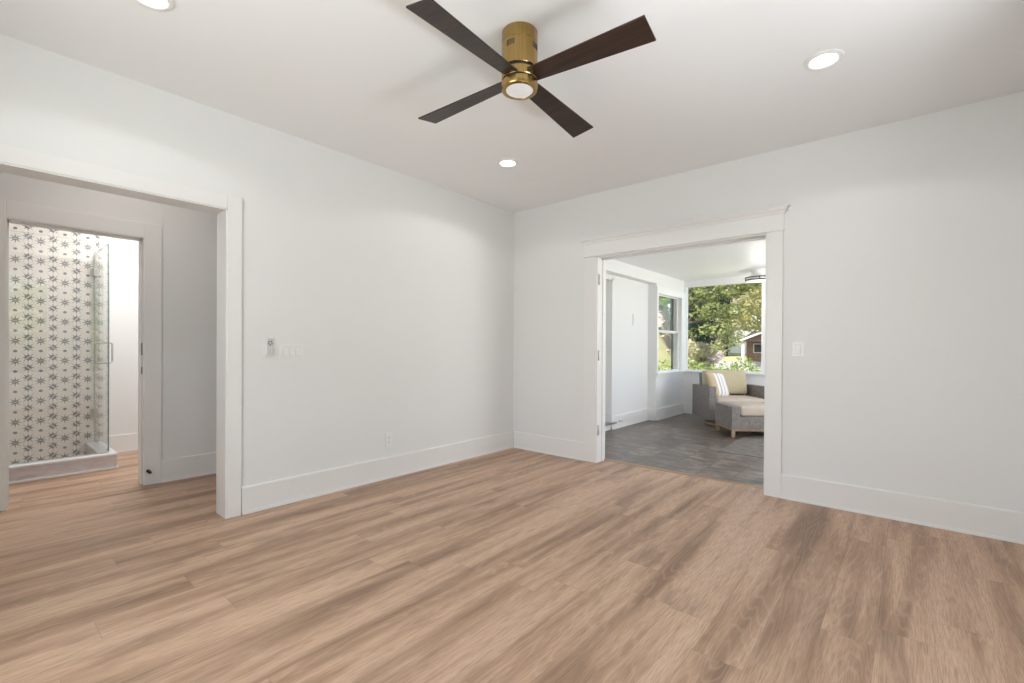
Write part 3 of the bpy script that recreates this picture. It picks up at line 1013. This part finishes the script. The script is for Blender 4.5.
# ------------------------------------------------------------------ ceiling fan
FC = (2.018, -2.356)
fan = thing('ceiling_fan', (FC[0], FC[1], RZ), 'brass flush mount ceiling fan with four dark wood blades and round light', 'ceiling fan')
q = MB(); q.lathe((*FC, 0), [(.088, RZ), (.090, RZ - .003), (.090, RZ - .060), (.0885, RZ - .0615)], 64); q.build('canopy', M['brass'], fan)
q = MB(); q.lathe((*FC, 0), [(.0885, 2.6785), (.090, 2.677), (.090, 2.555), (.0885, 2.553)], 64); mot = q.build('motor_housing', M['brass'], fan)
for a0 in (math.radians(-81), math.radians(9), math.radians(99), math.radians(189)):
    for i in range(5):
        a = a0 + (i - 2) * .105
        q = MB(); q.box(.0885, -.0018, 2.636, .0912, .0018, 2.664, mat=Matrix.Translation((FC[0], FC[1], 0)) @ Matrix.Rotation(a, 4, 'Z'))
        q.build('vent_slot', M['dark'], mot)
q = MB(); q.lathe((*FC, 0), [(.083, 2.556), (.083, 2.537)], 48); q.lathe((*FC, 0), [(.083, 2.500), (.083, 2.487)], 48); q.build('rotor_groove', M['dark'], fan)
q = MB(); q.lathe((*FC, 0), [(.0885, 2.540), (.090, 2.538), (.090, 2.501), (.0885, 2.499)], 64); q.build('hub', M['brass'], fan)
lk = MB(); lk.lathe((*FC, 0), [(.0885, 2.491), (.091, 2.489), (.091, 2.459), (.088, 2.454), (.070, 2.452), (.068, 2.456)], 64); lk = lk.build('light_kit', M['brass'], fan)
q = MB(); q.lathe((*FC, 0), [(.069, 2.456), (.066, 2.453), (0, 2.452)], 48); q.build('lens', M['fan_lens'], lk)


def blade_mb(ang):
    m = Matrix.Translation((FC[0], FC[1], 2.514)) @ Matrix.Rotation(ang, 4, 'Z') @ Matrix.Rotation(math.radians(1.5), 4, 'Y') @ Matrix.Rotation(math.radians(-11), 4, 'X')
    q = MB(); q.prism([(.075, -.046), (.670, -.070), (.670, .070), (.075, .046)], 2, -.004, .004, bev=.0015, mat=m)
    return q


ANG0 = math.radians(3.6)
for i in range(4):
    b_ = blade_mb(ANG0 + i * PI / 2).build('blade', M['blade'], fan)
    q = MB(); m = Matrix.Translation((FC[0], FC[1], 2.514)) @ Matrix.Rotation(ANG0 + i * PI / 2, 4, 'Z') @ Matrix.Rotation(math.radians(1.5), 4, 'Y') @ Matrix.Rotation(math.radians(-11), 4, 'X')
    q.box(.06, -.03, .004, .15, .03, .009, .002, mat=m); q.build('blade_bracket', M['bronze'], b_)

# ------------------------------------------------------------------ sunroom furniture
def frame_matrix(o, ax, up=(0, 0, 1)):
    """local x along ax (horizontal), z up; origin o"""
    x = Vector((*ax, 0)).normalized(); z = Vector(up); y = z.cross(x)
    m = Matrix((x, y, z)).transposed().to_4x4(); m.translation = o
    return m


def cushion(mb, x0, y0, z0, x1, y1, z1, m, bev=.045, crown=.012, mi=0):
    b = bmesh.new()
    bmesh.ops.create_cube(b, size=1)
    for v in b.verts:
        v.co = Vector(((x0 + x1) / 2 + v.co.x * (x1 - x0), (y0 + y1) / 2 + v.co.y * (y1 - y0), (z0 + z1) / 2 + v.co.z * (z1 - z0)))
    bmesh.ops.bevel(b, geom=list(b.edges), offset=bev, segments=4, affect='EDGES', profile=.5)
    bmesh.ops.subdivide_edges(b, edges=[e for e in b.edges if e.calc_length() > .12], cuts=4, use_grid_fill=True)
    cx, cy, cz = (x0 + x1) / 2, (y0 + y1) / 2, (z0 + z1) / 2
    hx_, hy_, hz_ = (x1 - x0) / 2, (y1 - y0) / 2, (z1 - z0) / 2
    for v in b.verts:
        u, w_, q_ = (v.co.x - cx) / hx_, (v.co.y - cy) / hy_, (v.co.z - cz) / hz_
        dims = sorted([(hx_, 0), (hy_, 1), (hz_, 2)])
        t = dims[0][1]
        vals = [u, w_, q_]
        oth = [vals[i] for i in range(3) if i != t]
        bulge = crown * max(0, 1 - oth[0] ** 2) * max(0, 1 - oth[1] ** 2)
        v.co[t] += bulge * (1 if vals[t] > 0 else -1)
    bmesh.ops.transform(b, matrix=m, verts=b.verts)
    return mb._merge(b, mi, True)


def pillow(mb, s, t, m):
    n = 22
    b = bmesh.new()
    grid = {}
    for side in (0, 1):
        for i in range(n + 1):
            for j_ in range(n + 1):
                if side and (i in (0, n) or j_ in (0, n)):
                    grid[side, i, j_] = grid[0, i, j_]
                    continue
                u, v = 2 * i / n - 1, 2 * j_ / n - 1
                h_ = t / 2 * (max(0, 1 - u ** 4) * max(0, 1 - v ** 4)) ** .6
                pin = 1 - .07 * (1 - u * u) * abs(v) ** 3 - .07 * (1 - v * v) * abs(u) ** 3
                grid[side, i, j_] = b.verts.new((u * s / 2 * pin, (h_ if side else -h_), v * s / 2 * pin))
    for side in (0, 1):
        for i in range(n):
            for j_ in range(n):
                q = [grid[side, i, j_], grid[side, i + 1, j_], grid[side, i + 1, j_ + 1], grid[side, i, j_ + 1]]
                b.faces.new(q if not side else q[::-1])
    bmesh.ops.recalc_face_normals(b, faces=b.faces)
    bmesh.ops.transform(b, matrix=m, verts=b.verts)
    return mb._merge(b, 0, True)


# armchair: local x = towards its left-to-right (seen from the front), y = from front to back
FL = Vector((1.283, 2.971, 0))
FWD = Vector((.643, -.766, 0)).normalized()
RT = Vector((-FWD.y, FWD.x, 0))
arz = math.atan2(RT.y, RT.x)
CW, CD = .96, .66
A = thing('wicker_armchair', FL, 'grey wicker armchair with sand cushions in the sunroom under the large window', 'armchair', rz=arz)
mA = ROOTM[A.name]
TH = .11


def arm_mb(x0, x1):
    q = MB()
    q.prism([(0, .10), (CD, .10), (CD, .592), (CD * .5, .595), (0.0, .605)], 0, x0, x1, bev=.012, mat=mA)
    return q


for x0, x1 in ((0, TH), (CW - TH, CW)):
    arm_mb(x0, x1).build('arm', M['wicker'], A)
q = MB(); q.box(TH, .03, .15, CW - TH, CD - .02, .325, .01, mat=mA); q.build('seat_base', M['wicker'], A)
q = MB(); q.prism([(CD - .11, .2), (CD, .2), (CD + .055, .775), (CD - .03, .775)], 0, .125, CW - .15, bev=.014, mat=mA); q.build('backrest', M['wicker'], A)
q = MB(); q.lathe((CW / 2, CD / 2, 0), [(.375, 0), (.375, .032), (.365, .036), (.12, .04), (.10, .15)], 56, mat=mA); q.build('swivel_base', M['teak'], A)
q = MB(); cushion(q, TH + .01, .0, .31, CW - TH - .01, CD - .10, .425, mA); q.build('seat_cushion', M['pale'], A)
mb_ = mA @ Matrix.Translation((CW / 2, CD - .10, .43)) @ Matrix.Rotation(math.radians(-10), 4, 'X')
q = MB(); cushion(q, -(CW / 2 - TH - .015), -.145, 0, CW / 2 - TH - .06, .02, .385, mb_, .05, .025); q.build('back_cushion', M['cream'], A)
mp = mA @ Matrix.Translation((TH + .155, CD - .33, .600)) @ Matrix.Rotation(math.radians(32), 4, 'Z') @ Matrix.Rotation(math.radians(-22), 4, 'X') @ Matrix.Rotation(math.radians(4), 4, 'Y')
mesh_p = MB(); pillow(mesh_p, .41, .13, Matrix.Identity(4))
tp_o = mesh_p.build('throw_pillow', M['striped'])
tp_o.matrix_world = mp
tag(tp_o, 'square throw pillow with grey stripes and a tan band leaning in the armchair', 'pillow')

# ottoman
OL = Vector((1.775, 2.325, .004))
OB = Vector((-.614, .79, 0)).normalized()
OR = Vector((OB.y, -OB.x, 0))
O = thing('wicker_ottoman', OL, 'grey wicker ottoman with a sand cushion on wooden legs before the armchair', 'ottoman', rz=math.atan2(OR.y, OR.x))
mO = ROOTM[O.name]
OW, OD = .72, .54
for x0, y0 in ((0, 0), (0, OD - .045), (OW - .045, 0), (OW - .045, OD - .045)):
    q = MB()
    b4 = bmesh.new()
    bmesh.ops.create_cube(b4, size=1)
    for v in b4.verts:
        s_ = .045 if v.co.z > 0 else .036
        v.co = Vector((x0 + .0225 + v.co.x * s_, y0 + .0225 + v.co.y * s_, .055 + v.co.z * .11 if v.co.z < 0 else .12))
    for v in b4.verts:
        if v.co.z < .1: v.co.z = 0.0
    bmesh.ops.bevel(b4, geom=list(b4.edges), offset=.004, segments=2, affect='EDGES')
    bmesh.ops.transform(b4, matrix=mO, verts=b4.verts)
    q._merge(b4); q.build('leg', M['teak'], O)
q = MB(); q.box(.04, .008, .085, OW - .04, .036, .118, .003, mat=mO); q.box(.04, OD - .036, .085, OW - .04, OD - .008, .118, .003, mat=mO)
q.box(.008, .04, .085, .036, OD - .04, .118, .003, mat=mO); q.box(OW - .036, .04, .085, OW - .008, OD - .04, .118, .003, mat=mO); q.build('rail', M['teak'], O)
q = MB(); q.prism([(-.008, .112), (OW + .008, .112), (OW + .008, .405), (OW - .10, .405), (OW - .10, .275), (.10, .275), (.10, .405), (-.008, .405)], 1, -.008, OD + .008, bev=.01, mat=mO)
q.build('body', M['wicker'], O)
q = MB(); cushion(q, .105, -.012, .278, OW - .105, OD + .01, .412, mO, .035, .015); q.build('cushion', M['pale'], O)

rg = MB(); rg.box(1.875, 1.375, -.002, 3.9, 3.0, .003, .001)
tag(rg.build('area_rug', M['rug'], pivot=(2.9, 2.2, 0)), 'thin grey flat-woven rug on the slate tile under the ottoman', 'rug')

# sunroom ceiling light
sl = thing('drum_ceiling_light', (1.77, 3.7, SZ), 'dark double-ring drum ceiling light in the sunroom', 'ceiling light')
q = MB(); q.lathe((1.77, 3.7, 0), [(.11, SZ), (.11, SZ - .03), (.10, SZ - .036), (.10, 2.259)], 32); q.build('canopy', M['plastic'], sl)
for z0 in (2.246, 2.206):
    q = MB(); q.lathe((1.77, 3.7, 0), [(.178, z0), (.186, z0), (.186, z0 + .014), (.178, z0 + .014), (.178, z0)], 48, cap=False); q.build('ring', M['bronze'], sl)
q = MB(); q.lathe((1.77, 3.7, 0), [(.176, 2.259), (.176, 2.206), (.165, 2.198), (0, 2.196)], 48); q.build('shade', M['lens_dim'] if 'lens_dim' in M else M['plastic'], sl)
for i in range(4):
    a = i * PI / 2 + .3
    q = MB()
    q.tube([(1.77 + .182 * math.cos(a), 3.7 + .182 * math.sin(a), 2.21), (1.77 + .182 * math.cos(a), 3.7 + .182 * math.sin(a), 2.254)], .005, 8)
    q.build('strut', M['bronze'], sl)

lamp('sunroom_lamp', 'POINT', (1.77, 3.7, 2.0), 6, (1, .96, .93), size=.15)

# ------------------------------------------------------------------ outdoors
random.seed(11)


def sstep(a, b, x):
    t = max(0, min(1, (x - a) / (b - a)))
    return t * t * (3 - 2 * t)


def gz(x, y):
    s = sstep(.1, -1.0, x - (1.95 - .372 * y)) * (1 - sstep(40, 60, y))
    z = -.45 + s * max(0, min(y - 9.3, 10.5)) * .42 + .07 * math.sin(x * .7) * math.sin(y * .5)
    z += .028 * max(0, y - 9) * (1 - s)
    return z


gm = bmesh.new()
NX, NY = 70, 70
gv = {}
for i in range(NX + 1):
    for jj in range(NY + 1):
        x = -36 + 60 * i / NX; y = -14 + 66 * jj / NY
        inside = (-3.4 < x < 4.6 and -5.6 < y < 4.6)
        gv[i, jj] = gm.verts.new((x, y, min(gz(x, y), -.3) if y < 6 else gz(x, y)))
for i in range(NX):
    for jj in range(NY):
        gm.faces.new([gv[i, jj], gv[i + 1, jj], gv[i + 1, jj + 1], gv[i, jj + 1]]).smooth = True
g_ = MB(); g_.bm.free(); g_.bm = gm
struct('ground', g_, M['lawn'])

# bed of pale rocks on top of the bank
gb = bmesh.new()
rows = []
for i in range(25):
    bx_, by_ = -3.3 - i * .19, 14.2 + i * .165
    rows.append([gb.verts.new((bx_ + jr * .05, by_ + jr * .3, gz(bx_ + jr * .05, by_ + jr * .3) + (.025 if 0 < jr < 6 else -.05))) for jr in range(7)])
for a, b_ in zip(rows, rows[1:]):
    for jr in range(6):
        gb.faces.new([a[jr], b_[jr], b_[jr + 1], a[jr + 1]]).smooth = True
bmesh.ops.recalc_face_normals(gb, faces=gb.faces)
q = MB(); q.bm.free(); q.bm = gb
tag(q.build('gravel_bed', M['gravel']), kind='structure')
for i in range(13):
    for jr in range(4):
        x = -3.75 - i * .31 + .12 * jr; y = 14.5 + i * .27 + jr * .42 + .1 * math.sin(i * 5 + jr)
        b4 = bmesh.new(); bmesh.ops.create_icosphere(b4, subdivisions=2, radius=1)
        sx, sy, sz = random.uniform(.09, .13), random.uniform(.09, .13), random.uniform(.04, .075)
        off = random.uniform(0, 50)
        for v in b4.verts:
            d = 1 + .35 * mnoise.noise(v.co * 1.4 + Vector((off, 0, 0)))
            v.co = Vector((v.co.x * sx * d, v.co.y * sy * d, v.co.z * sz * d))
        q = MB(); q._merge(b4, 0, True)
        bmesh.ops.translate(q.bm, verts=q.bm.verts, vec=(x, y, gz(x, y) + sz * .45))
        tag(q.build('rock', M['rock'], pivot=(x, y, gz(x, y))), 'pale rock lying on the grassy bank outside the small sunroom window', 'rock', 'pale rocks on the bank')


def leaves(n, blobs, size, seed):
    """n diamond leaves in the shells of ellipsoid blobs (centre, radii)"""
    rnd = random.Random(seed)
    vs, fs = [], []
    vols = [b_[1][0] * b_[1][1] * b_[1][2] for b_ in blobs]
    for _ in range(n):
        c_, r_ = rnd.choices(blobs, vols)[0]
        d = Vector((rnd.gauss(0, 1), rnd.gauss(0, 1), rnd.gauss(0, 1))).normalized()
        t = rnd.uniform(.35, 1.0) ** .5
        p = Vector((c_[0] + d.x * r_[0] * t, c_[1] + d.y * r_[1] * t, c_[2] + d.z * r_[2] * t))
        a = Vector((rnd.gauss(0, 1), rnd.gauss(0, 1), rnd.gauss(-.3, .6))).normalized()
        nn = (d + Vector((rnd.gauss(0, .6), rnd.gauss(0, .6), rnd.gauss(.5, .5)))).normalized()
        b_ = a.cross(nn)
        if b_.length < .1:
            continue
        b_.normalize()
        s_ = size * rnd.uniform(.6, 1.3)
        k0 = len(vs)
        fold = nn * s_ * .12
        vs += [p - a * s_ * .5, p + b_ * s_ * .28 + fold, p + a * s_ * .5, p - b_ * s_ * .28 + fold]
        fs += [(k0, k0 + 1, k0 + 2), (k0, k0 + 2, k0 + 3)]
    me = bpy.data.meshes.new('leaves')
    me.from_pydata([tuple(v) for v in vs], [], fs)
    return me


def tree(name, base, label, cat, mat, h, blobs, n, size, seed, branches=(), tr=.16, group=None):
    """blobs are relative to the base"""
    T = thing(name, base, label, cat, group=group)
    bx, by, bz = base
    q = MB()
    rnd = random.Random(seed)
    q.tube([(bx, by, bz - .1), (bx + .05, by, bz + h * .3), (bx - .04, by + .05, bz + h * .6), (bx + .03, by, bz + h * .85)], [tr, tr * .8, tr * .6, tr * .3], 12)
    for c_, r_ in blobs[:7]:
        q.tube([(bx, by, bz + h * .45 * rnd.uniform(.7, 1.1)), (bx + c_[0] * .5, by + c_[1] * .5, bz + (h * .5 + c_[2]) * .5), (bx + c_[0], by + c_[1], bz + c_[2])], [tr * .4, tr * .28, tr * .1], 8)
    for br in branches:
        q.tube([(bx + p[0], by + p[1], bz + p[2]) for p in br], [.07 - .05 * i / max(1, len(br) - 1) for i in range(len(br))], 8)
    q.build('trunk', M['bark'], T)
    me = leaves(n, blobs, size, seed)
    me.name = 'foliage'
    me.materials.append(mat)
    o = bpy.data.objects.new('foliage', me)
    COL.objects.link(o); o.parent = T
    o['kind'] = 'stuff'
    return T


def blobset(seed, n, rad, z0, z1, r0, r1, flat=.75):
    rnd = random.Random(seed)
    out = []
    for i in range(n):
        a = i * 2.4 + rnd.uniform(-.4, .4); rr = rad * math.sqrt((i + .5) / n)
        z = rnd.uniform(z0, z1)
        r_ = rnd.uniform(r0, r1)
        out.append(((rr * math.cos(a), rr * math.sin(a), z), (r_, r_, r_ * flat)))
    return out


# big tree outside the large window: its low canopy fills the pane
MB_ = (-2.92, 13.2, gz(-2.92, 13.2))
mblobs = [(-3.0, 13.2, 4.6, .9), (-2.2, 13.6, 4.9, 1.0), (-1.3, 13.3, 4.5, .9), (-3.6, 13.0, 5.2, .9), (-2.5, 12.6, 5.6, 1.0), (-2.7, 14.0, 5.9, .9), (-.5, 13.2, 4.2, .8),
          (-2.45, 13.3, 3.05, .50), (-1.85, 13.0, 3.15, .55), (-1.2, 13.0, 3.2, .50), (-.65, 13.2, 3.45, .50), (-2.2, 13.2, 2.45, .42), (-1.65, 12.9, 2.5, .48), (-1.15, 13.1, 2.45, .42),
          (-1.95, 13.1, 1.85, .36), (-1.45, 13.0, 1.85, .42), (-1.15, 13.2, 1.40, .30), (-1.55, 13.1, 1.25, .26), (-2.45, 13.3, 1.75, .28)]
tree('maple_tree', MB_, 'large mid-green leafy tree hanging low outside the big sunroom window', 'tree', M['leaf_dappled'], 6.5,
     [((x - MB_[0], y - MB_[1], z - MB_[2]), (r_, r_ * .85, r_ * .72)) for x, y, z, r_ in mblobs], 15000, .15, 5,
     branches=[[(0, 0, 2.8), (.5, -.1, 3.25), (1.1, -.2, 3.4), (2.2, -.1, 3.35)], [(0, 0, 2.4), (.7, 0, 2.5), (1.5, 0, 2.2)]])
tree('dark_tree', (-3.35, 16.6, gz(-3.35, 16.6)), 'dark green tree at the left side of the big sunroom window', 'tree', M['leaf_dark'], 5.0,
     blobset(8, 16, .75, 1.9, 4.6, .4, .6, .9), 5000, .17, 9)
tree('golden_tree', (-1.7, 24.0, gz(-1.7, 24.0)), 'yellow-green sunlit tree high at the right of the big sunroom window', 'tree', M['leaf_gold'], 8.5,
     [((c_[0] - 1.0, c_[1], c_[2]), r_) for c_, r_ in blobset(12, 24, 2.0, 2.6, 8.0, .7, 1.15)], 9500, .24, 14)
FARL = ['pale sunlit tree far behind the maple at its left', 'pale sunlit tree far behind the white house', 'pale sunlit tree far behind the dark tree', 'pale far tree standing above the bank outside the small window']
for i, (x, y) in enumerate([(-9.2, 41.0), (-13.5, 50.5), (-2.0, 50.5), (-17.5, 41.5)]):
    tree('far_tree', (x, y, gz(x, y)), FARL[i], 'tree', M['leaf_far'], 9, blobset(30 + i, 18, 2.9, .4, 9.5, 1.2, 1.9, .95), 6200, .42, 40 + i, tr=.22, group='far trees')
# shrubs on top of the bank, seen through the small window
M['leaf_bright'] = leaf_mat('bright_leaf', (.20, .34, .06), (.50, .62, .20))
SHL = ['bright green shrub on the bank outside the small window, nearest of three', 'bright green shrub on the bank, middle of three', 'bright green shrub on the bank, farthest of three']
for i, (x, y) in enumerate([(-5.75, 17.5), (-7.9, 19.2), (-7.4, 22.3)]):
    tree('bank_shrub', (x, y, gz(x, y)), SHL[i], 'shrub', M['leaf_bright'], 2.0, blobset(50 + i, 12, .72, .3, 2.2, .36, .55), 4500, .15, 60 + i, tr=.06, group='shrubs on the bank')
# clipped hedge below the big window
hb = [((x * .42, .25 * math.sin(x * 1.7), .82 + .12 * math.sin(x * 2.3)), (.42, .45, .42 + .05 * math.sin(x))) for x in range(0, 22)] + [((x * .42, .1, .4), (.4, .45, .45)) for x in range(0, 22)]
Hd = thing('hedge', (-3.4, 8.6, gz(-3.4, 8.6)), 'yellow-green clipped hedge running below the big sunroom window', 'hedge')
me = leaves(17000, hb, .085, 77); me.materials.append(M['leaf_hedge'])
o = bpy.data.objects.new('foliage', me); COL.objects.link(o); o.parent = Hd; o['kind'] = 'stuff'
for x in range(0, 22, 2):
    q = MB()
    q.tube([(-3.4 + x * .42, 8.6, gz(-3.4, 8.6) - .1), (-3.4 + x * .42 + .05, 8.65, gz(-3.4, 8.6) + .6)], .03, 6)
    q.build('stem', M['bark'], Hd)

tree('garden_tree', (9.5, -1.6, gz(9.5, -1.6)), 'leafy garden tree beyond the right-hand windows of the room', 'tree', M['leaf_hedge'], 5, blobset(70, 22, 2.0, 1.2, 5.5, .7, 1.1), 6000, .22, 71)
tree('garden_tree', (10.5, -7.2, gz(10.5, -7.2)), 'second leafy garden tree beyond the right-hand windows, farther back', 'tree', M['leaf_hedge'], 5, blobset(72, 22, 1.6, 1.2, 5.2, .7, 1.0), 6000, .22, 73)
# neighbour's house
HB = thing('house', (-5.2, 31, .5), 'brick house with brown roof and white gable trim across the street', 'house')
hz0 = .2
q = MB(); q.box(-5.0, 31, hz0, 4.0, 37, 1.75); q.build('wall', M['brick'], HB)
q = MB(); q.prism([(30.4, 1.7), (37.6, 1.7), (34, 2.45)], 0, -5.3, 4.6); q.build('roof', M['shingle'], HB)
q = MB(); q.prism([(-5.0, 1.65), (-2.0, 1.65), (-3.5, 2.25)], 1, 30.0, 34.0); q.build('gable', M['brick'], HB)
q = MB()
for s_ in (0, 1):
    e0, e1 = ((-5.3, 1.55), (-3.5, 2.28)) if s_ == 0 else ((-1.7, 1.55), (-3.5, 2.28))
    q.prism([e0, e1, (e1[0], e1[1] + .13), (e0[0], e0[1] + .13)], 1, 29.7, 34.0)
q.build('gable_trim', M['siding'], HB)
for x in (-4.95, -2.1):
    q = MB(); q.box(x - .09, 29.9, hz0, x + .09, 30.08, 1.65); q.build('porch_post', M['siding'], HB)
for x in (-4.2, -2.9):
    q = MB(); q.box(x - .36, 30.95, .85, x + .36, 31.02, 1.5); fr_ = q.build('window', M['siding'], HB)
    q = MB(); q.box(x - .29, 30.93, .91, x + .29, 30.96, 1.44); q.build('pane', M['pane_dark'], fr_)
dv = MB(); dv.prism([(13.5, -.32), (29.5, .30), (29.5, .1), (13.5, -.55)], 0, -9.5, -.5)
dv2 = dv
struct('driveway', dv2, M['concrete'])
M['leaf_blossom'] = leaf_mat('pale_blossom_leaf', (.50, .42, .40), (.74, .68, .66))
tree('flowering_shrub', (-4.75, 21.6, gz(-4.75, 21.6)), 'pale pinkish flowering shrub low behind the maple', 'shrub', M['leaf_blossom'], 1.6, blobset(95, 9, .62, .5, 1.25, .3, .42, .8), 2600, .15, 96, tr=.05)
pt = MB(); pt.box(RX + .16, -5.6, -.36, 8.6, 6.5, -.26, .01)  # unseen pale slab added to bounce neutral light through the windows
struct('bounce_slab', pt, M['concrete'])
tree('pale_shrub', (-2.85, 15.2, gz(-2.85, 15.2)), 'pale yellow shrub low at the left of the big sunroom window', 'shrub', M['leaf_far'], 1.6, blobset(90, 8, .42, .6, 1.55, .24, .36, .9), 3000, .12, 91, tr=.04)
